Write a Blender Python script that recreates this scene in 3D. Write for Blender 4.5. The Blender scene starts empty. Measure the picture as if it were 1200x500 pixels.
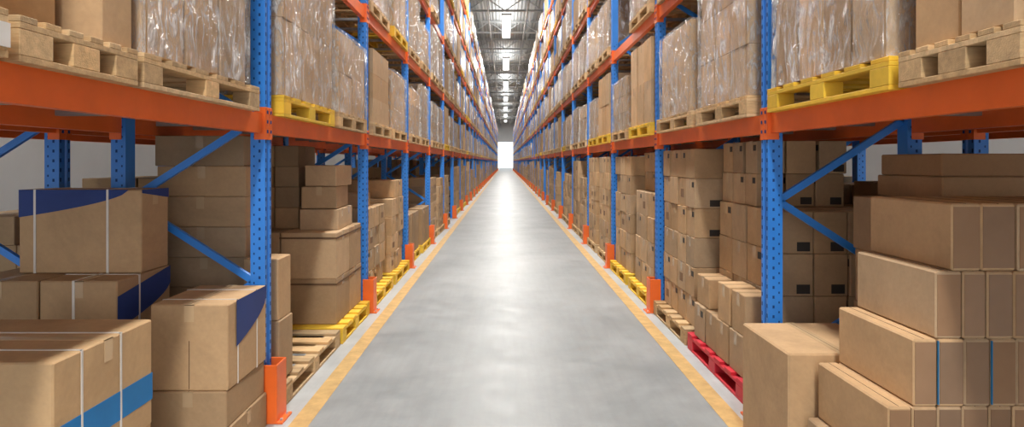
import bpy, math, random
from mathutils import noise, Vector, Matrix
random.seed(11)
R = random.random
U = random.uniform
scene = bpy.context.scene
COL = scene.collection

# ------------------------------------------------------------------ materials
def newmat(name):
    m = bpy.data.materials.new(name); m.use_nodes = True
    nt = m.node_tree; b = nt.nodes['Principled BSDF']
    return m, nt, b
def N(nt, t, **kw):
    n = nt.nodes.new(t)
    for k, v in kw.items():
        if k in n.inputs: n.inputs[k].default_value = v
        else: setattr(n, k, v)
    return n
def ramp(nt, fac, a, b, ca, cb):
    r = nt.nodes.new('ShaderNodeValToRGB')
    r.color_ramp.elements[0].position = a; r.color_ramp.elements[0].color = (*ca, 1)
    r.color_ramp.elements[1].position = b; r.color_ramp.elements[1].color = (*cb, 1)
    nt.links.new(fac, r.inputs[0]); return r
def mult(nt, a, b):
    m = nt.nodes.new('ShaderNodeMix'); m.data_type = 'RGBA'; m.blend_type = 'MULTIPLY'
    m.inputs[0].default_value = 1
    nt.links.new(a, m.inputs[6])
    if isinstance(b, tuple): m.inputs[7].default_value = (*b, 1)
    else: nt.links.new(b, m.inputs[7])
    return m.outputs[2]
def coords(nt, scale=(1, 1, 1), kind='Object'):
    tc = nt.nodes.new('ShaderNodeTexCoord'); mp = nt.nodes.new('ShaderNodeMapping')
    mp.inputs['Scale'].default_value = scale
    nt.links.new(tc.outputs[kind], mp.inputs[0]); return mp.outputs[0]
def noise_n(nt, vec, scale, detail=3, rough=.5, dist=0):
    n = nt.nodes.new('ShaderNodeTexNoise'); n.inputs['Scale'].default_value = scale
    n.inputs['Detail'].default_value = detail; n.inputs['Roughness'].default_value = rough
    n.inputs['Distortion'].default_value = dist
    nt.links.new(vec, n.inputs['Vector']); return n.outputs['Fac']
def bump(nt, b, h, s, d=.01):
    bp = nt.nodes.new('ShaderNodeBump'); bp.inputs['Strength'].default_value = s
    bp.inputs['Distance'].default_value = d
    nt.links.new(h, bp.inputs['Height']); nt.links.new(bp.outputs[0], b.inputs['Normal'])

def tinted(name, base, rough, lo=.86, hi=1.1, sc=3, scale=(1, 1, 1), spec=.3, bs=0, metallic=0, bsc=60, streak=0):
    m, nt, b = newmat(name)
    at = N(nt, 'ShaderNodeAttribute'); at.attribute_name = 'Col'
    v = coords(nt, scale)
    n = noise_n(nt, v, sc, 4, .6)
    r = ramp(nt, n, .3, .7, (lo,)*3, (hi,)*3)
    c = mult(nt, at.outputs['Color'], r.outputs[0])
    c = mult(nt, c, base)
    if streak:
        n2 = noise_n(nt, coords(nt, (1, 1, 1)), 45, 3, .6)
        r2 = ramp(nt, n2, .3, .68, (1-streak*.5,)*3, (1+streak*.3,)*3)
        c = mult(nt, c, r2.outputs[0])
        n3 = noise_n(nt, coords(nt, (1, 1, 1)), 1.3, 5, .75, .8)
        r3 = ramp(nt, n3, .36, .5, (1-streak*1.2,)*3, (1,)*3)
        c = mult(nt, c, r3.outputs[0])
    nt.links.new(c, b.inputs['Base Color'])
    b.inputs['Roughness'].default_value = rough
    b.inputs['Specular IOR Level'].default_value = spec
    b.inputs['Metallic'].default_value = metallic
    if bs:
        bump(nt, b, noise_n(nt, v, bsc, 3), bs)
    return m

MAT = {}
MAT['card'] = tinted('cardboard', (.50, .335, .19), .78, .90, 1.06, 4, (1, 1, 1), .25, .2, 0, 14, .09)
MAT['tape'] = tinted('packing_tape', (.57, .41, .25), .25, .95, 1.03, 8, (1, 1, 1), .6)
MAT['tan'] = tinted('cardboard_print_and_shade', (.23, .135, .075), .7)
MAT['seam'] = tinted('carton_gap', (.07, .04, .022), .9)
MAT['black'] = tinted('black_label', (.05, .042, .035), .5)
MAT['white'] = tinted('white_label', (.78, .77, .74), .5)
MAT['bluep'] = tinted('blue_print', (.022, .05, .21), .55)
MAT['cyan'] = tinted('cyan_tape', (.01, .19, .50), .4)
MAT['strap'] = tinted('plastic_strap', (.72, .68, .62), .35, spec=.5)
MAT['wood'] = tinted('pallet_wood', (.62, .42, .22), .75, .72, 1.12, 5, (1, 6, 6), .25, .25, 0, 30)
MAT['yellow'] = tinted('yellow_pallet_paint', (.84, .53, .05), .55, .8, 1.08, 6)
MAT['red'] = tinted('red_pallet_paint', (.62, .03, .05), .5, .8, 1.08, 6)
MAT['blue'] = tinted('blue_powder_coat', (.032, .235, .76), .36, .88, 1.06, 3, spec=.55, bs=.05, bsc=40)
MAT['orange'] = tinted('orange_powder_coat', (.88, .155, .022), .38, .86, 1.06, 3, spec=.55, bs=.05, bsc=40)
MAT['hole'] = tinted('slot_dark', (.012, .05, .19), .8)
MAT['steel'] = tinted('galvanised_steel', (.5, .51, .52), .45, .85, 1.05, 6, spec=.5, metallic=.6)
MAT['white_steel'] = tinted('painted_white_steel', (.52, .54, .55), .5, .9, 1.04, 2)
m, nt, b = newmat('wrapped_cardboard'); MAT['wrapc'] = m
at = N(nt, 'ShaderNodeAttribute'); at.attribute_name = 'Col'
v = coords(nt, (1, 1, .35))
n1 = noise_n(nt, v, 9, 5, .65, 1.2)
r1 = ramp(nt, n1, .40, .62, (.38, .27, .18), (.72, .70, .67))
nt.links.new(mult(nt, at.outputs['Color'], r1.outputs[0]), b.inputs['Base Color'])
b.inputs['Roughness'].default_value = .26; b.inputs['Specular IOR Level'].default_value = .7
bump(nt, b, n1, .6, .02)
# film
m, nt, b = newmat('stretch_film'); MAT['film'] = m
v = coords(nt, (1, 1, .3)); v2 = coords(nt, (1.2, 1.2, 1.0))
n1 = noise_n(nt, v, 12, 6, .7, 2.2); n2 = noise_n(nt, v2, 2.5, 3, .6, 2.5)
r1 = ramp(nt, n1, .44, .66, (.13,)*3, (.92,)*3)
r2 = ramp(nt, n2, .35, .62, (.4,)*3, (1,)*3)
fac = mult(nt, r1.outputs[0], r2.outputs[0])
b.inputs['Base Color'].default_value = (.90, .91, .92, 1)
b.inputs['Roughness'].default_value = .08
b.inputs['Specular IOR Level'].default_value = 1.0
bump(nt, b, n1, 1.0, .05)
tr = nt.nodes.new('ShaderNodeBsdfTransparent'); mx = nt.nodes.new('ShaderNodeMixShader')
nt.links.new(fac, mx.inputs[0]); nt.links.new(tr.outputs[0], mx.inputs[1]); nt.links.new(b.outputs[0], mx.inputs[2])
nt.links.new(mx.outputs[0], nt.nodes['Material Output'].inputs[0])
# emissive lamp
m, nt, b = newmat('lamp_diffuser'); MAT['lamp'] = m
b.inputs['Emission Color'].default_value = (1, .99, .96, 1); b.inputs['Emission Strength'].default_value = 3
# floor
m, nt, b = newmat('polished_concrete'); MAT['floor'] = m
v = coords(nt, (1, 1, 1))
na = noise_n(nt, v, .8, 6, .6, .4); nb = noise_n(nt, v, 4, 6, .7, .3); nc = noise_n(nt, coords(nt, (6, .5, 1)), 3, 4, .6)
ra = ramp(nt, na, .3, .72, (.225, .242, .247), (.335, .352, .357))
rb = ramp(nt, nb, .32, .62, (.88, .88, .88), (1.03, 1.03, 1.03))
rc = ramp(nt, nc, .3, .6, (.95,)*3, (1.02,)*3)
c = mult(nt, mult(nt, ra.outputs[0], rb.outputs[0]), rc.outputs[0])
# saw-cut control joints across the slab every 6 m
sx = nt.nodes.new('ShaderNodeSeparateXYZ'); nt.links.new(v, sx.inputs[0])
md = N(nt, 'ShaderNodeMath', operation='PINGPONG'); md.inputs[1].default_value = 3.0; nt.links.new(sx.outputs[1], md.inputs[0])
jl = N(nt, 'ShaderNodeMath', operation='GREATER_THAN'); jl.inputs[1].default_value = 2.996; nt.links.new(md.outputs[0], jl.inputs[0])
rj = ramp(nt, jl.outputs[0], 0, 1, (1, 1, 1), (.7, .7, .7)); c = mult(nt, c, rj.outputs[0])
ad = N(nt, 'ShaderNodeMath', operation='ADD'); ad.inputs[1].default_value = -.085; nt.links.new(sx.outputs[0], ad.inputs[0])
ab = N(nt, 'ShaderNodeMath', operation='ABSOLUTE'); nt.links.new(ad.outputs[0], ab.inputs[0])
gr = N(nt, 'ShaderNodeMath', operation='GREATER_THAN'); gr.inputs[1].default_value = 1.38; nt.links.new(ab.outputs[0], gr.inputs[0])
mm = nt.nodes.new('ShaderNodeMix'); mm.data_type = 'RGBA'; nt.links.new(gr.outputs[0], mm.inputs[0])
nt.links.new(c, mm.inputs[6])
nt.links.new(mult(nt, c, (1.55, 1.52, 1.50)), mm.inputs[7])
nt.links.new(mm.outputs[2], b.inputs['Base Color'])
rr = ramp(nt, nb, .3, .7, (.34,)*3, (.48,)*3); nt.links.new(rr.outputs[0], b.inputs['Roughness'])
b.inputs['Specular IOR Level'].default_value = .26
bump(nt, b, nb, .03, .01)
MAT['line'] = tinted('yellow_floor_paint', (.58, .375, .15), .5, .74, 1.1, 9)
MAT['wall'] = tinted('wall_paint', (.66, .67, .67), .8, .95, 1.03, 1)
m, nt, b = newmat('corrugated_roof'); MAT['roof'] = m
v = coords(nt)
wv = nt.nodes.new('ShaderNodeTexWave'); wv.bands_direction = 'X'; wv.inputs['Scale'].default_value = 1.6
nt.links.new(v, wv.inputs[0])
rw = ramp(nt, wv.outputs['Fac'], 0, 1, (.36, .38, .39), (.48, .50, .51)); nt.links.new(rw.outputs[0], b.inputs['Base Color'])
bump(nt, b, wv.outputs['Fac'], .6, .05); b.inputs['Roughness'].default_value = .5

# ------------------------------------------------------------------ mesh builder
TV, TF = [], []
def _tmpl():
    idx = {}
    for sx_ in (-1, 1):
        for sy in (-1, 1):
            for sz in (-1, 1):
                for a in range(3):
                    idx[(sx_, sy, sz, a)] = len(TV); TV.append((sx_, sy, sz, a))
    def pos(i):
        s = TV[i]; return Vector([s[k] * (1 if s[3] == k else .7) for k in range(3)])
    def addf(l):
        ps = [pos(i) for i in l]; c_ = sum(ps, Vector()) / len(ps)
        n_ = (ps[1]-ps[0]).cross(ps[2]-ps[0])
        if n_.dot(c_) < 0: l = l[::-1]
        TF.append(tuple(l))
    for a in range(3):
        o = [k for k in range(3) if k != a]
        for s in (-1, 1):
            l = []
            for (p, q) in ((-1, -1), (1, -1), (1, 1), (-1, 1)):
                k = [0, 0, 0]; k[a] = s; k[o[0]] = p; k[o[1]] = q; l.append(idx[(*k, a)])
            addf(l)
    for c_ in range(3):
        a, b_ = [k for k in range(3) if k != c_]
        for sa in (-1, 1):
            for sb in (-1, 1):
                k0 = [0, 0, 0]; k0[a] = sa; k0[b_] = sb; k0[c_] = -1; k1 = list(k0); k1[c_] = 1
                addf([idx[(*k0, a)], idx[(*k1, a)], idx[(*k1, b_)], idx[(*k0, b_)]])
    for sx_ in (-1, 1):
        for sy in (-1, 1):
            for sz in (-1, 1):
                addf([idx[(sx_, sy, sz, a)] for a in range(3)])
_tmpl()
BF = [(0, 3, 2, 1), (4, 5, 6, 7), (0, 1, 5, 4), (1, 2, 6, 5), (2, 3, 7, 6), (3, 0, 4, 7)]

class MB:
    def __init__(s): s.v = []; s.f = []; s.m = []; s.c = []
    def raw(s, vs, fs, m, c=(1, 1, 1)):
        o = len(s.v); s.v.extend(vs)
        for f in fs:
            s.f.append([i+o for i in f]); s.m.append(m); s.c.append(c)
    def box(s, x0, x1, y0, y1, z0, z1, m='card', c=(1, 1, 1), b=0, rot=0, piv=None):
        if x1 < x0: x0, x1 = x1, x0
        if y1 < y0: y0, y1 = y1, y0
        cx, cy, cz = (x0+x1)/2, (y0+y1)/2, (z0+z1)/2
        if b:
            h = ((x1-x0)/2, (y1-y0)/2, (z1-z0)/2)
            vs = [tuple((cx, cy, cz)[k] + t[k]*(h[k] - (0 if t[3] == k else b)) for k in range(3)) for t in TV]
            fs = TF
        else:
            vs = [(x0, y0, z0), (x1, y0, z0), (x1, y1, z0), (x0, y1, z0), (x0, y0, z1), (x1, y0, z1), (x1, y1, z1), (x0, y1, z1)]
            fs = BF
        if rot:
            px, py = piv if piv else (cx, cy)
            ca, sa = math.cos(rot), math.sin(rot)
            vs = [(px+(x-px)*ca-(y-py)*sa, py+(x-px)*sa+(y-py)*ca, z) for x, y, z in vs]
        s.raw(vs, fs, m, c)
    def bar(s, p, q, w, t, m, up=(0, 1, 0), c=(1, 1, 1)):
        p, q = Vector(p), Vector(q); d = (q-p).normalized(); u = Vector(up)
        a = d.cross(u).normalized(); u = a.cross(d).normalized()
        vs = []
        for e in (p, q):
            for (i, j) in ((-1, -1), (1, -1), (1, 1), (-1, 1)):
                vs.append(tuple(e + a*(i*w/2) + u*(j*t/2)))
        s.raw(vs, BF, m, c)
    def prism(s, pts, axis, a0, a1, m, c=(1, 1, 1)):
        n_ = len(pts)
        area = sum(pts[i][0]*pts[(i+1) % n_][1]-pts[(i+1) % n_][0]*pts[i][1] for i in range(n_))
        if (area < 0) != (axis == 'y'): pts = pts[::-1]
        def P(p, a): return (p[0], p[1], a) if axis == 'z' else (p[0], a, p[1])
        vs = [P(p, a0) for p in pts]+[P(p, a1) for p in pts]
        fs = [(i, (i+1) % n_, (i+1) % n_+n_, i+n_) for i in range(n_)]
        fs += [tuple(range(n_))[::-1], tuple(range(n_, 2*n_))]
        s.raw(vs, fs, m, c)
    def mesh(s, name, origin=(0, 0, 0), smooth=False):
        me = bpy.data.meshes.new(name)
        ox, oy, oz = origin
        me.from_pydata([(x-ox, y-oy, z-oz) for x, y, z in s.v], [], s.f)
        used = []
        for k in s.m:
            if k not in used: used.append(k)
        for k in used: me.materials.append(MAT[k])
        ix = {k: i for i, k in enumerate(used)}
        me.polygons.foreach_set('material_index', [ix[k] for k in s.m])
        if smooth: me.polygons.foreach_set('use_smooth', [k == 'film' for k in s.m])
        ca = me.color_attributes.new('Col', 'FLOAT_COLOR', 'CORNER')
        buf = []
        for f, c in zip(s.f, s.c): buf.extend([c[0], c[1], c[2], 1.0]*len(f))
        ca.data.foreach_set('color', buf); me.update(); return me
    def obj(s, name, parent=None, smooth=True):
        xs = [v[0] for v in s.v]; ys = [v[1] for v in s.v]; zs = [v[2] for v in s.v]
        o = ((min(xs)+max(xs))/2, (min(ys)+max(ys))/2, min(zs))
        if parent: o = (0, 0, 0)
        ob = bpy.data.objects.new(name, s.mesh(name, o, smooth)); ob.location = o
        COL.objects.link(ob)
        if parent: ob.parent = parent
        return ob
def empty(name):
    e = bpy.data.objects.new(name, None); COL.objects.link(e); e.empty_display_size = .2; return e

def tint(lo=.8, hi=1.12):
    lo -= .06; hi += .04
    k = U(lo, hi); w = U(-.05, .05); return (k*(1+w), k, k*(1-w*1.6))

# ------------------------------------------------------------------ cartons
def carton(mb, x0, x1, y0, y1, z0, z1, tape='x', t=None, rot=0, b=.006, mat='card', label=None, hole=False):
    if x1 < x0: x0, x1 = x1, x0
    t = t or tint(); pv = ((x0+x1)/2, (y0+y1)/2)
    kw = dict(rot=rot, piv=pv)
    mb.box(x0, x1, y0, y1, z0, z1, mat, t, b, **kw)
    cx, cy = pv; e = .0012
    if tape == 'x':
        mb.box(x0+.004, x1-.004, cy-.0015, cy+.0015, z1-.001, z1+e, 'seam', (1, 1, 1), **kw)
        mb.box(x0-e, x1+e, cy-.026, cy+.026, z1-.004, z1+e*.8, 'tape', t, **kw)
        for xx in (x0, x1): mb.box(xx-e, xx+e, cy-.026, cy+.026, z1-min(.09, (z1-z0)*.4), z1, 'tape', t, **kw)
    elif tape == 'y':
        mb.box(cx-.0015, cx+.0015, y0+.004, y1-.004, z1-.001, z1+e, 'seam', (1, 1, 1), **kw)
        mb.box(cx-.026, cx+.026, y0-e, y1+e, z1-.004, z1+e*.8, 'tape', t, **kw)
        for yy in (y0, y1): mb.box(cx-.026, cx+.026, yy-e, yy+e, z1-min(.09, (z1-z0)*.4), z1, 'tape', t, **kw)
    if label:
        for lb in label:
            face, u0, u1, w0, w1, lm = lb
            if face == 'L': mb.box(x0-e, x0+e, y0+(y1-y0)*u0, y0+(y1-y0)*u1, z0+(z1-z0)*w0, z0+(z1-z0)*w1, lm, **kw)
            if face == 'R': mb.box(x1-e, x1+e, y0+(y1-y0)*u0, y0+(y1-y0)*u1, z0+(z1-z0)*w0, z0+(z1-z0)*w1, lm, **kw)
            if face == 'F': mb.box(x0+(x1-x0)*u0, x0+(x1-x0)*u1, y0-e, y0+e, z0+(z1-z0)*w0, z0+(z1-z0)*w1, lm, **kw)

def grid(mb, x0, x1, y0, y1, z0, z1, nx, ny, nz, tape='x', jit=.008, lab=0, lo=.84, hi=1.1, mat='card', b=.005, full=True, face='L', droptop=0, rotj=.015):
    if x1 < x0: x0, x1 = x1, x0
    dx, dy, dz = (x1-x0)/nx, (y1-y0)/ny, (z1-z0)/nz
    for i in range(nx):
        for j in range(ny):
            for k in range(nz):
                if not full and 0 < i < nx-1 and 0 < j < ny-1 and k < nz-1: continue
                if k == nz-1 and R() < droptop: continue
                g = .003
                jx, jy = U(-jit, jit)*.5, U(-jit, jit)
                L = None
                if lab and R() < lab:
                    L = [(face, .06, .30, .70, .88, 'black'), ('F', .5, .9, .06, .28, 'black')]
                elif lab and R() < .3:
                    L = [(face, .3, .7, .3, .6, 'tan')]
                gx = g+abs(jx); gy = g+abs(jy)
                carton(mb, x0+i*dx+gx+jx, x0+(i+1)*dx-gx+jx, y0+j*dy+gy+jy, y0+(j+1)*dy-gy+jy, z0+k*dz, z0+(k+1)*dz-.0015,
                       tape, tint(lo, hi), U(-rotj, rotj) if jit else 0, b, mat, L)

def shell(mb, x0, x1, y0, y1, z0, z1, o=.014):
    if x1 < x0: x0, x1 = x1, x0
    x0 -= o; x1 += o; y0 -= o; y1 += o; z1 += o*.5
    st = .035
    def patch(fn, nu, nv, nrm):
        vs = []
        for i in range(nu+1):
            for j in range(nv+1):
                p = Vector(fn(i/nu, j/nv))
                d = noise.noise(Vector((p.x*9+p.z*5, p.y*9+p.z*5, p.z*2.5)))*.020+noise.noise(p*3+Vector((9, 3, 1)))*.010
                if i in (0, nu) or j in (0, nv): d *= .2
                vs.append(tuple(p+Vector(nrm)*(d+.005)))
        fs = [(i*(nv+1)+j, (i+1)*(nv+1)+j, (i+1)*(nv+1)+j+1, i*(nv+1)+j+1) for i in range(nu) for j in range(nv)]
        mb.raw(vs, fs, 'film')
    nx, ny, nz = [max(3, int(a/st)) for a in (x1-x0, y1-y0, z1-z0)]
    patch(lambda u, w: (x0+(x1-x0)*u, y0, z0+(z1-z0)*w), nx, nz, (0, -1, 0))
    patch(lambda u, w: (x0+(x1-x0)*(1-u), y1, z0+(z1-z0)*w), nx, nz, (0, 1, 0))
    patch(lambda u, w: (x0, y1+(y0-y1)*u, z0+(z1-z0)*w), ny, nz, (-1, 0, 0))
    patch(lambda u, w: (x1, y0+(y1-y0)*u, z0+(z1-z0)*w), ny, nz, (1, 0, 0))
    patch(lambda u, w: (x0+(x1-x0)*u, y0+(y1-y0)*w, z1), nx, ny, (0, 0, 1))

def pallet(mb, x0, x1, y0, y1, z0, mat='wood'):
    """depth along x, length along y, 0.14 high; blocks and boards"""
    if x1 < x0: x0, x1 = x1, x0
    def tt(): return tint(.8, 1.12) if mat == 'wood' else tint(.93, 1.04)
    n_ = 6; L = y1-y0; D = x1-x0
    bw = min(.13, L/n_*.72)
    for i in range(n_):
        c = y0+bw/2+(L-bw)*i/(n_-1)
        mb.box(x0, x1, c-bw/2, c+bw/2, z0+.12, z0+.14, mat, tt(), .002)
    for xc in (x0+.05, (x0+x1)/2, x1-.05):
        mb.box(xc-.05, xc+.05, y0, y1, z0+.1, z0+.12, mat, tt(), .002)
        mb.box(xc-.05, xc+.05, y0, y1, z0, z0+.02, mat, tt(), .002)
        for yc in (y0+.07, (y0+y1)/2, y1-.07):
            mb.box(xc-.05, xc+.05, yc-.07, yc+.07, z0+.02, z0+.1, mat, tt(), .003)
    for yc in (y0+.05, y1-.05):
        mb.box(x0+.1, x1-.1, yc-.045, yc+.045, z0, z0+.018, mat, tt(), .002)

# ------------------------------------------------------------------ racks
Y0 = 3.9; BAY = 2.8
LEVELS = [1.9, 3.25, 4.6, 5.95, 7.3]
FACE = {-1: 1.48, 1: 1.62}
def X(side, d, face=None): return side*((FACE[side] if face is None else face)+d)

def rack(name, side, face, k0, k1, detail=True, aisle=True):
    root = empty(name)
    up, bm, br, gd = MB(), MB(), MB(), MB()
    H = 8.3
    for k in range(k0, k1+1):
        yc = Y0+BAY*k
        near = detail and -1 <= k <= 4
        for (d0, sg) in ((0, 1), (.95, -1)):
            pr = [(0, -.05), (0, -.02), (.01, -.013), (.01, .013), (0, .02), (0, .05), (.09, .05), (.09, .03), (.09, -.03), (.09, -.05)]
            pts = [(X(side, d0+sg*u, face), yc+w) for u, w in pr]
            up.prism(pts, 'z', .004, H, 'blue')
            a, b_ = d0-.02*sg, d0+.12*sg
            up.box(X(side, a, face), X(side, b_, face), yc-.08, yc+.08, 0, .008, 'steel')
            if near:
                z = .1
                top = 4.6 if k < 2 else 3.4
                while z < top:
                    xa, xb = X(side, d0+sg*.028, face), X(side, d0+sg*.040, face)
                    up.box(xa, xb, yc-.0508, yc-.049, z, z+.018, 'hole')
                    xa, xb = X(side, d0+sg*.064, face), X(side, d0+sg*.072, face)
                    up.box(xa, xb, yc-.0508, yc-.049, z+.03, z+.043, 'hole')
                    if d0 == 0:
                        for w in (-.037, .037):
                            up.box(X(side, -.0008, face), X(side, .001, face), yc+w-.006, yc+w+.006, z, z+.024, 'hole')
                    z += .06
        xf, xr = X(side, .08, face), X(side, .87, face)
        zz = .35; flip = side > 0; hseg = .505
        while zz+hseg < H-.1:
            a, b_ = ((xf, yc, zz), (xr, yc, zz+hseg)) if flip else ((xr, yc, zz), (xf, yc, zz+hseg))
            br.bar(a, b_, .042, .03, 'blue')
            zz += hseg; flip = not flip
        br.bar((xf, yc, .16), (xr, yc, .16), .04, .03, 'blue'); br.bar((xf, yc, H-.15), (xr, yc, H-.15), .04, .03, 'blue')
        if aisle:
            f = face
            o0 = X(side, -.085, f); o1 = X(side, -.075, f); o2 = X(side, .03, f)
            gd.box(o0, o1, yc-.078, yc+.078, 0, .36, 'orange', b=.003)
            gd.box(o0, o2, yc-.085, yc-.075, 0, .36, 'orange', b=.003)
            gd.box(o0, o2, yc+.075, yc+.085, 0, .36, 'orange', b=.003)
            gd.box(X(side, -.12, f), o0, yc-.085, yc+.085, 0, .012, 'orange')
            for w in (-.05, .05): gd.box(X(side, -.108, f), X(side, -.094, f), yc+w-.008, yc+w+.008, .012, .024, 'steel')
        if k < k1:
            ya, yb = yc+.05, yc+BAY-.05
            for z in LEVELS:
                for (d0, sg) in ((0, 1), (.95, -1)):
                    pr = [(.015, -.12), (.015, 0), (.055, 0), (.055, -.025), (.065, -.025), (.065, -.12)]
                    bm.prism([(X(side, d0+sg*u, face), z+w) for u, w in pr], 'y', ya, yb, 'orange')
                    if k < 8:
                        for ye, s2 in ((ya, 1), (yb, -1)):
                            bm.box(X(side, d0-sg*.006, face), X(side, d0+sg*.014, face), ye-s2*.048, ye+s2*.004, z-.16, z+.04, 'orange', b=.002)
                            bm.box(X(side, d0-sg*.006, face), X(side, d0+sg*.066, face), ye+s2*.0, ye+s2*.006, z-.16, z+.04, 'orange')
                            for q in (-.12, -.06, 0):
                                bm.box(X(side, d0-sg*.010, face), X(side, d0-sg*.006, face), ye-s2*.030, ye-s2*.016, z+q, z+q+.02, 'hole')
                if k < 6:
                    for fy in (.35, .85, 1.55, 2.2):
                        bm.box(X(side, .06, face), X(side, .89, face), yc+fy-.02, yc+fy+.02, z-.055, z-.026, 'steel', (.8, .8, .8))
    up.obj('uprights', root); bm.obj('beams', root); br.obj('braces', root)
    if aisle: gd.obj('column_guards', root)
    return root
NB = 44
rack('pallet_rack', -1, FACE[-1], -2, NB)
rack('pallet_rack', 1, FACE[1], -2, NB)
rack('pallet_rack', -1, 2.75, -2, 8, True, False)
rack('pallet_rack', 1, 2.89, -2, 8, True, False)

# ------------------------------------------------------------------ pallet-load variants (linked meshes)
W, D = 1.15, 1.0
def variant(i, tall=False, face='L', wrapped=None, film=False):
    mb = MB()
    pm = 'wood' if R() < .72 else 'yellow'
    pallet(mb, -D/2, D/2, -W/2, W/2, 0, pm)
    h = U(.62, 1.0) if not tall else U(1.05, 1.55)
    ny = random.choice([1, 2, 3, 3, 4]); nx = random.choice([2, 3]); nz = random.choice([1, 2, 3, 4]) if not tall else random.choice([4, 5, 6, 7])
    if tall: ny = max(ny, 2)
    wr = (R() < .6) if wrapped is None else wrapped
    k = U(.74, 1.18)
    my = U(0, .09)
    a = (-D/2+.02, D/2-.02, -W/2+.01+my, W/2-.01-my, .141, .14+h)
    if wr and not film:
        grid(mb, *a, nx, ny, nz, None, .006, 0, k*.88, k*1.1, 'wrapc', 0, False, face, 0)
    else:
        split = (R() < .45) and h > .7
        if split:
            hm = h*U(.4, .65)
            a1 = (*a[:5], .14+hm); a2 = (*a[:4], .1415+hm, .14+h)
            grid(mb, *a1, nx, ny, max(1, nz//2), 'x', .01, 0 if not tall else .3, k*.88, k*1.08, 'card', .004 if tall or film else 0, False, face)
            k2 = k*U(.8, 1.15)
            grid(mb, *a2, 2, random.choice([2, 3, 4]), max(1, nz-nz//2), 'x', .014, 0, k2*.88, k2*1.08, 'card', .004 if tall or film else 0, False, face, .2 if not wr else 0)
        else:
            grid(mb, *a, nx, ny, nz, 'x', .01, 0 if not tall else .3, k*.88, k*1.08, 'card', .004 if tall or film else 0, False, face, .15 if not wr else 0)
        if wr and film: shell(mb, *a)
    return mb.mesh('pallet_load_mesh')
VU = [variant(i) for i in range(18)]
VW = [variant(i, wrapped=True, film=True) for i in range(7)]
VB = [variant(i, wrapped=False) for i in range(5)]
VG = {-1: [variant(i, True, 'R', False) for i in range(7)], 1: [variant(i, True, 'L', False) for i in range(8)]}
VG[-1] += [variant(i, False, 'R', False) for i in range(4)]
def inst(name, me, x, y, z, parent=None, flip=False):
    o = bpy.data.objects.new(name, me); o.location = (x, y, z)
    o.rotation_euler = (0, 0, (math.pi if flip else 0)+U(-.008, .008))
    COL.objects.link(o)
    if parent: o.parent = parent
    return o
for side in (-1, 1):
    root = empty('stacked_pallet_loads')
    xc = X(side, .47)
    for k in range(0, NB):
        yk = Y0+BAY*k
        for li, z in enumerate([0]+LEVELS):
            for j, dy in enumerate((.72, 2.06)):
                if k == 0 and li <= 1: continue
                if k == 1 and li == 0: continue
                if R() < (.05 if li else .03): continue
                if li == 0:
                    me = random.choice(VG[side])
                elif k < 5:
                    me = random.choice(VW if R() < .65 else VB)
                else: me = random.choice(VU)
                inst('pallet_load', me, xc+side*U(-.01, .02), yk+dy+U(-.03, .03), z, root, flip=(li > 0 and R() < .5))
    for k in (-2, -1):
        yk = Y0+BAY*k
        for li, z in enumerate(LEVELS):
            if k == -1 and li == 0: continue
            for dy in (.72, 2.06): inst('pallet_load', random.choice(VB+VW), xc, yk+dy, z, root)
    root2 = empty('stacked_pallet_loads')
    xc2 = side*((2.75 if side < 0 else 2.89)+.47)
    for k in range(-1, 8):
        yk = Y0+BAY*k
        for li, z in enumerate([0]+LEVELS[:4]):
            for dy in (.72, 2.06):
                if R() < .12 and k > 1: continue
                if k == -1 and li == 0: continue
                me = random.choice(VG[side][:7] if li == 0 else VU)
                inst('pallet_load', me, xc2, yk+dy, z, root2)

# ------------------------------------------------------------------ specific loads, level 1
def load(name, side, y0, y1, z0, h, nx, ny, nz, pm='wood', wrap=False, py0=None, py1=None, dfront=0, tape='x', lab=0, depth=.98, lo=.88, hi=1.08):
    mb = MB()
    xa, xb = X(side, -.035), X(side, .965)
    pallet(mb, xa, xb, py0 if py0 is not None else y0-.02, py1 if py1 is not None else y1+.02, z0, pm)
    a = (X(side, -.02+dfront), X(side, -.02+depth), y0, y1, z0+.141, z0+.14+h)
    grid(mb, *a, nx, ny, nz, tape, .01, lab, lo, hi, face='R' if side < 0 else 'L')
    if wrap: shell(mb, *a)
    return mb.obj(name)
B1 = LEVELS[0]
load('wrapped_pallet_load', -1, 2.53, 3.52, B1, .98, 2, 3, 2, 'wood', True, 2.50, 3.68)
mb = MB(); pallet(mb, X(-1, -.035), X(-1, .965), 1.86, 2.46, B1)
grid(mb, X(-1, .12), X(-1, .95), 1.9, 2.24, B1+.141, B1+.141+.9, 2, 1, 3, 'x'); grid(mb, X(-1, -.01), X(-1, .95), 2.27, 2.47, B1+.141, B1+.141+.98, 2, 1, 2, 'x')
mb.obj('pallet_load')
mb = MB(); pallet(mb, X(-1, -.05), X(-1, .95), 1.02, 1.80, B1); grid(mb, X(-1, 0), X(-1, .93), 1.05, 1.78, B1+.141, B1+1, 2, 2, 3)
mb.box(X(-1, -.055), X(-1, -.045), 1.66, 1.80, B1+.03, B1+.10, 'white'); mb.obj('pallet_load')
load('wrapped_pallet_load', -1, 4.10, 5.28, B1, 1.03, 3, 3, 2, 'yellow', True)
load('wrapped_pallet_load', -1, 5.45, 6.52, B1, .72, 2, 2, 2, 'wood', True)
load('wrapped_pallet_load', 1, 2.62, 3.70, B1, .98, 2, 4, 2, 'yellow', True, 2.58, 3.78)
load('pallet_load', 1, 1.95, 2.46, B1, .9, 2, 2, 3, 'wood', False, 1.92, 2.52, lab=.5)
load('pallet_load', 1, 1.0, 1.8, B1, .9, 2, 2, 3, 'wood', False)
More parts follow.
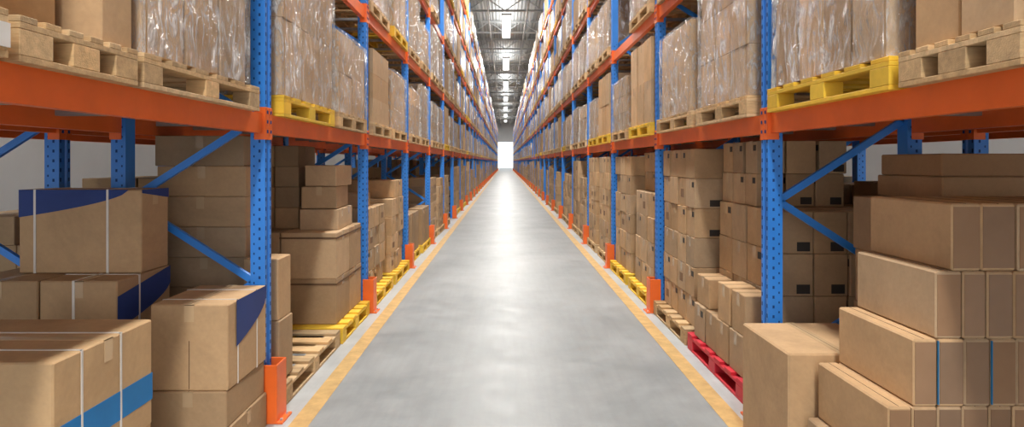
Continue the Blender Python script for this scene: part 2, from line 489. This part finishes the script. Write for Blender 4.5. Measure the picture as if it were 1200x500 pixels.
load('wrapped_pallet_load', 1, 4.12, 5.12, B1, 1.03, 3, 3, 3, 'wood', True, 4.1, 5.2)
load('pallet_load', 1, 5.4, 6.4, B1, .80, 2, 1, 1, 'wood', True, 5.32, 6.55)

# ------------------------------------------------------------------ ground, left near bay
def straps_y(mb, ys, x0, x1, z0, z1, w=.014):
    for y in ys:
        mb.box(x0-.002, x1+.002, y-w/2, y+w/2, z1-.001, z1+.003, 'strap')
        for xx in (x0, x1): mb.box(xx-.003, xx+.003, y-w/2, y+w/2, z0, z1+.003, 'strap')
def straps_x(mb, xs, y0, y1, z0, z1, w=.014):
    for x in xs:
        mb.box(x-w/2, x+w/2, y0-.002, y1+.002, z1-.001, z1+.003, 'strap')
        for yy in (y0, y1): mb.box(x-w/2, x+w/2, yy-.003, yy+.003, z0, z1+.003, 'strap')
def swoosh(mb, P, n=14, fn=lambda t: (1, 1)):
    vs = []; fs = []
    for i in range(n+1):
        t = i/n; a, b_ = fn(t); vs += [P(t, a), P(t, b_)]
    for i in range(n): fs.append((2*i+1, 2*i+3, 2*i+2, 2*i))
    mb.raw(vs, fs, 'bluep')
x0, x1, y0, y1, z0, z1 = -2.42, -1.60, 2.21, 2.83, .42, .89
mb = MB(); carton(mb, x0, x1, y0, y1, z0, z1, 'x', (1.10, 1.08, 1.0))
mb.box(x0-.001, x1+.0015, y0-.0015, y1+.0015, .53, .65, 'cyan')
straps_y(mb, (2.36, 2.60), x0, x1, z0, z1, .010); mb.obj('cardboard_box')
mb = MB(); carton(mb, -2.42, -1.62, 2.2, 2.86, 0, .42, 'x'); mb.obj('cardboard_box')
x0, x1, y0, y1, z0, z1 = -1.86, -1.455, 3.276, 3.80, .40, .853
mb = MB(); carton(mb, x0, x1, y0, y1, z0, z1, 'y', (1.10, 1.07, 1.02))
mb.box((x0+x1)/2-.002, (x0+x1)/2+.002, y0-.001, y0+.002, z0+.01, z1-.19, 'seam', (2, 2, 2))
straps_y(mb, (3.40, 3.66), x0, x1, z0, z1, .008)
swoosh(mb, lambda t, a: (x1+.0035, y0+.10+(y1-y0-.10)*t, z1-(z1-z0)*a), 14, lambda t: (.0, .55*(1-t)**.6+.12*t))
mb.obj('cardboard_box')
mb = MB(); carton(mb, -1.86, -1.46, 3.26, 3.79, .205, .40, 'y', rot=.01); mb.obj('cardboard_box')
mb = MB(); carton(mb, -1.88, -1.45, 3.27, 3.80, 0, .205, 'x'); mb.obj('cardboard_box')
x0, x1, y0, y1, z0, z1 = -2.74, -2.05, 3.52, 3.80, .975, 1.445
mb = MB(); carton(mb, x0, x1, y0, y1, z0, z1, 'x', (1.05, 1.03, 1.0))
straps_x(mb, (x0+.09, x0+.50), y0, y1, z0, z1, .013)
swoosh(mb, lambda t, a: (x0+(x1-x0)*t*.9, y0-.0025, z1-(z1-z0)*a), 16, lambda t: (0, .33*(1-t)**.6))
swoosh(mb, lambda t, a: (x1+.0035, y0+(y1-y0)*t, z1-(z1-z0)*a), 4, lambda t: (0, .04+.08*t))
mb.obj('cardboard_box')
x0, x1, y0, y1, z0, z1 = -2.46, -2.05, 3.30, 3.82, .56, .972
mb = MB(); carton(mb, x0, x1, y0, y1, z0, z1, 'y', (.95, .93, .9))
straps_y(mb, (3.5,), x0, x1, z0, z1); straps_x(mb, (-2.28,), y0, y1, z0, z1)
swoosh(mb, lambda t, a: (x1+.0025, y0+(y1-y0)*t, z1-(z1-z0)*a), 14, lambda t: (.20*(1-t), .62*(1-t)**.7+.25*t))
mb.obj('cardboard_box')
mb = MB(); carton(mb, -2.90, -2.47, 3.30, 3.80, .56, .972, 'y', (.8, .78, .75)); mb.obj('cardboard_box')
mb = MB(); pallet(mb, -2.95, -1.95, 3.18, 3.84, 0); grid(mb, -2.9, -2.03, 3.3, 3.82, .141, .559, 2, 1, 1, 'y'); mb.obj('carton_stack')

# ------------------------------------------------------------------ ground, left bay 2
mb = MB(); pallet(mb, -2.5, -1.44, 4.1, 5.45, 0, 'wood')
grid(mb, -2.36, -1.74, 4.2, 4.62, .141, 1.78, 1, 1, 8, 'y', .02, 0, .74, 1.02)
carton(mb, -1.73, -1.49, 4.12, 4.38, .141, .55, 'y'); carton(mb, -1.73, -1.5, 4.13, 4.37, .551, .96, 'y')
mb.obj('carton_stack')
mb = MB(); pallet(mb, -2.5, -1.43, 5.5, 6.6, 0, 'yellow')
for i, (za, zb) in enumerate(((.141, .55), (.551, .965))):
    for (xa, xb) in ((-2.02, -1.52), (-2.5, -2.03)):
        for (ya, yb) in ((5.62, 6.1), (6.11, 6.58)):
            carton(mb, xa, xb, ya, yb, za, zb, 'x', rot=U(-.01, .01))
    mb.box(-2.03, -1.515, 5.612, 6.59, zb-.055, zb-.04, 'seam', (2.2, 2.2, 2.2))
grid(mb, -2.46, -1.98, 5.98, 6.55, .966, 1.76, 2, 1, 4, 'x', .02, lo=.7, hi=.95)
mb.obj('carton_stack')
mb = MB(); grid(mb, -1.94, -1.56, 5.85, 6.45, .9655, 1.16, 1, 2, 1, 'x', .02); mb.obj('carton_stack')
mb = MB(); carton(mb, -1.93, -1.60, 5.88, 6.4, 1.165, 1.37, 'y', rot=.05); mb.obj('cardboard_box')
mb = MB(); carton(mb, -1.88, -1.58, 5.9, 6.38, 1.374, 1.57, 'x', rot=-.06); mb.obj('cardboard_box')
mb = MB(); pallet(mb, -2.48, -1.43, 6.85, 8.0, 0, 'yellow'); grid(mb, -2.3, -1.52, 6.95, 7.9, .141, 1.08, 2, 3, 4, 'x', .03, .2, face='R', droptop=.3, rotj=.05)
grid(mb, -1.95, -1.62, 7.1, 7.5, 1.08, 1.24, 1, 1, 1, 'x', .02); mb.obj('carton_stack')
mb = MB(); pallet(mb, -2.48, -1.43, 8.15, 9.35, 0, 'yellow'); grid(mb, -2.4, -1.5, 8.25, 9.25, .141, 1.35, 2, 3, 5, 'x', .03, .2, face='R', droptop=.3, rotj=.04); mb.obj('carton_stack')

# ------------------------------------------------------------------ ground, right near bay : slim cartons in steps
mb = MB(); pallet(mb, 1.48, 2.75, 2.42, 3.06, 0)
rows = [(1.47, .142, .36), (1.52, .361, .628), (1.62, .629, .897), (1.71, .898, 1.166), (1.775, 1.167, 1.435)]
for ri, (xs, za, zb) in enumerate(rows):
    x = xs; i = 0
    wd = .128 if ri == 4 else .1
    while x < 2.7:
        w = wd*U(.92, 1.1)
        if ri == 4 and i == 0: w = .12
        yo = U(0, .008)
        t = tint(.95, 1.10)
        carton(mb, x+.002, x+w-.002, 2.48+yo, 3.04+yo*.5, za, zb, None, t, 0, .007)
        mb.box(x+w*.5-.0012, x+w*.5+.0012, 2.49, 3.03, zb-.001, zb+.0008, 'seam')
        mb.box(x+.008, x+w-.008, 2.4785+yo, 2.483+yo, za+.012, zb-.012, 'tan', tint(1.0, 1.3))  # dark brown fronts: print colour plus shade put into the colour
        if ri == 2 and i % 2 == 1:
            mb.box(x-.0015, x+.0015, 2.475, 2.483, za+.01, zb-.005, 'cyan', (2, 1, .8))
        x += w; i += 1
mb.obj('carton_stack')
mb = MB(); carton(mb, 1.405, 1.965, 3.1, 3.7, 0, .65, 'y', (1.08, 1.05, 1.0), b=.009); mb.obj('cardboard_box')
mb = MB(); pallet(mb, 2.02, 2.85, 3.12, 3.82, 0); grid(mb, 2.1, 2.8, 3.2, 3.78, .141, 1.40, 1, 1, 4, 'y', .01, lo=.7, hi=.85)
carton(mb, 2.24, 2.82, 3.2, 3.76, 1.402, 1.525, None, (.8, .72, .66)); carton(mb, 2.25, 2.82, 3.22, 3.74, 1.526, 1.645, None, (.72, .62, .55)); mb.obj('carton_stack')

# ------------------------------------------------------------------ ground, right bay 2
mb = MB(); pallet(mb, 1.57, 2.6, 4.12, 5.38, 0, 'red')
grid(mb, 1.83, 2.53, 4.16, 5.36, .141, 1.27, 3, 4, 4, 'x', .012, .6, .92, 1.06)
grid(mb, 1.86, 2.53, 4.62, 5.36, 1.272, 1.76, 3, 3, 2, 'x', .015, .5, .88, 1.04, droptop=.1)
mb.obj('carton_stack')
mb = MB(); grid(mb, 1.60, 1.82, 4.2, 5.3, .1415, .42, 1, 4, 1, 'x', .015, .25); grid(mb, 1.61, 1.82, 4.2, 4.74, .4215, .70, 1, 2, 1, 'x', .02, 0)
mb.obj('carton_stack')
mb = MB(); carton(mb, 1.63, 1.82, 5.0, 5.3, .422, .66, 'x'); mb.obj('cardboard_box')
mb = MB(); pallet(mb, 1.57, 2.6, 5.46, 6.62, 0, 'wood')
grid(mb, 1.66, 2.5, 5.5, 6.58, .141, 1.72, 3, 4, 6, 'x', .014, .5, .88, 1.06, droptop=.12); mb.obj('carton_stack')
mb = MB(); carton(mb, 2.62, 2.84, 4.05, 4.14, 0, 1.53, None, (.62, .45, .38)); mb.obj('cardboard_box')
mb = MB(); pallet(mb, 1.57, 2.6, 6.85, 7.98, 0, 'yellow'); grid(mb, 1.64, 2.5, 6.9, 7.9, .141, 1.25, 2, 3, 4, 'x', .02, .4)
grid(mb, 1.75, 2.5, 7.3, 7.9, 1.252, 1.72, 2, 2, 2, 'x', .02, .4); mb.obj('carton_stack')
mb = MB(); pallet(mb, 1.57, 2.6, 8.15, 9.35, 0, 'yellow'); grid(mb, 1.64, 2.5, 8.2, 9.3, .141, 1.68, 2, 3, 6, 'x', .02, .4, droptop=.15); mb.obj('carton_stack')

# ------------------------------------------------------------------ building shell
YE = Y0+BAY*NB+3.0; YB = -10; HX = 9; HC = 10.4
mb = MB(); mb.box(-HX, HX, YB, YE+40, -.2, 0, 'floor'); fl = mb.obj('floor')
fl.data.transform(Matrix.Translation(fl.location)); fl.location = (0, 0, 0)
mb = MB(); mb.box(-1.315, -1.195, YB+1, YE-2, .0, .002, 'line'); mb.obj('floor_line')
mb = MB(); mb.box(1.35, 1.47, YB+1, YE-2, .0, .002, 'line'); mb.obj('floor_line')
mb = MB(); mb.box(-HX-.2, -HX, YB, YE, -.2, HC, 'wall'); mb.obj('wall_left')
mb = MB(); mb.box(HX, HX+.2, YB, YE, -.2, HC, 'wall'); mb.obj('wall_right')
mb = MB()
DH = 6.0
for (a, b_, c, d) in ((-HX, -2.6, 0, HC), (2.6, HX, 0, HC), (-2.6, 2.6, DH, HC)): mb.box(a, b_, YE, YE+.25, c, d, 'wall')
mb.obj('wall_end')
mb = MB()
for (a, b_, c, d) in ((-2.6, -2.45, 0, DH), (2.45, 2.6, 0, DH), (-2.6, 2.6, DH-.15, DH)): mb.box(a, b_, YE-.06, YE+.3, c, d, 'white_steel')
mb.obj('door_1')
mb = MB()
for (a, b_, c, d) in ((-HX, -6, 0, HC), (6, HX, 0, HC), (-6, 6, 6.5, HC)): mb.box(a, b_, YB-.25, YB, c, d, 'wall')  # unseen opening, added so light enters from behind the camera
mb.obj('wall_back')
mb = MB(); mb.box(-HX, HX, YB, YE, HC, HC+.15, 'roof'); mb.obj('ceiling')
mb = MB(); y = -6
while y < YE-1:
    zt, zb = HC-.08, HC-.75
    mb.box(-HX, HX, y-.06, y+.06, zt-.06, zt+.06, 'white_steel'); mb.box(-HX, HX, y-.06, y+.06, zb-.05, zb+.05, 'white_steel')
    n_ = 18; st = 2*HX/n_
    for i in range(n_):
        xa = -HX+i*st
        mb.bar((xa, y, zb if i % 2 else zt), (xa+st, y, zt if i % 2 else zb), .05, .05, 'white_steel')
    y += 5.6
for x in (-7.5, -4.5, -1.5, 1.5, 4.5, 7.5): mb.box(x-.05, x+.05, YB, YE, HC-.22, HC-.14, 'white_steel')
mb.obj('roof_trusses')
mb = MB()
for x in (-.9, 1.15):
    pts = [(x+.045*math.cos(a*math.pi/4), HC-.9+.045*math.sin(a*math.pi/4)) for a in range(8)]
    mb.prism(pts, 'y', YB+.1, YE-.1, 'steel')
    yy = -6
    while yy < YE-1:
        mb.box(x-.008, x+.008, yy-.008, yy+.008, HC-.86, HC, 'steel'); yy += 5.6
mb.obj('sprinkler_pipes')
def area(name, loc, sx_, sy, p, rot=(0, 0, 0), col=(1, .975, .925), parent=None):
    l = bpy.data.lights.new(name, 'AREA'); l.shape = 'RECTANGLE'; l.size = sx_; l.size_y = sy; l.energy = p; l.color = col
    o = bpy.data.objects.new(name, l); o.location = loc; o.rotation_euler = rot; COL.objects.link(o)
    if parent: o.parent = parent
    return o
y = -5.0
while y < YE-6:
    for xc, pw in ((.07, 820 if y < 60 else 620), (-6.3, 260), (6.4, 260)):
        if xc != .07 and y > 40: continue
        root = empty('ceiling_lamp')
        mb = MB(); mb.box(xc-.28, xc+.28, y-3.1, y+3.1, HC-.82, HC-.72, 'white_steel', b=.01)
        for yy in (-2.5, 2.5): mb.box(xc-.01, xc+.01, y+yy-.01, y+yy+.01, HC-.72, HC, 'steel')
        mb.obj('housing', root)
        mb = MB(); mb.box(xc-.24, xc+.24, y-3.05, y+3.05, HC-.84, HC-.82, 'lamp'); mb.obj('diffuser', root)
        area('lamp_light', (xc, y, HC-.86), .5, 6, pw*(1.4 if y < 20 and xc == .07 else 1), parent=root)
        if xc == .07: area('roof_fill_light', (xc, y, HC-.70), .4, 6, 100, (math.pi, 0, 0), parent=root)  # added fill aimed upwards to brighten the roof
    y += 14
area('rear_fill_light', (0, YB+.2, 3.4), 11, 6, 400, (math.radians(90), 0, 0), (1, 1, 1))  # added fill at the unseen rear opening, lights camera-facing sides
area('end_door_daylight', (0, YE-.1, 2.8), 4.8, 5.4, 60, (math.radians(-90), 0, 0), (1, 1, 1))

w = bpy.data.worlds.new('world'); scene.world = w; w.use_nodes = True
bg = w.node_tree.nodes['Background']; bg.inputs[0].default_value = (.95, .98, 1, 1); bg.inputs[1].default_value = 1.3

cam = bpy.data.cameras.new('camera'); co = bpy.data.objects.new('camera', cam); COL.objects.link(co)
co.location = (0, 0, 1.6); co.rotation_euler = (math.radians(90), 0, 0)
cam.sensor_width = 36; cam.lens = 732/1200*36; cam.shift_x = 8/1200; cam.shift_y = -60/1200
cam.clip_start = .05; cam.clip_end = 400
scene.camera = co
scene.view_settings.view_transform = 'Standard'
scene.view_settings.look = 'None'
scene.view_settings.exposure = 0
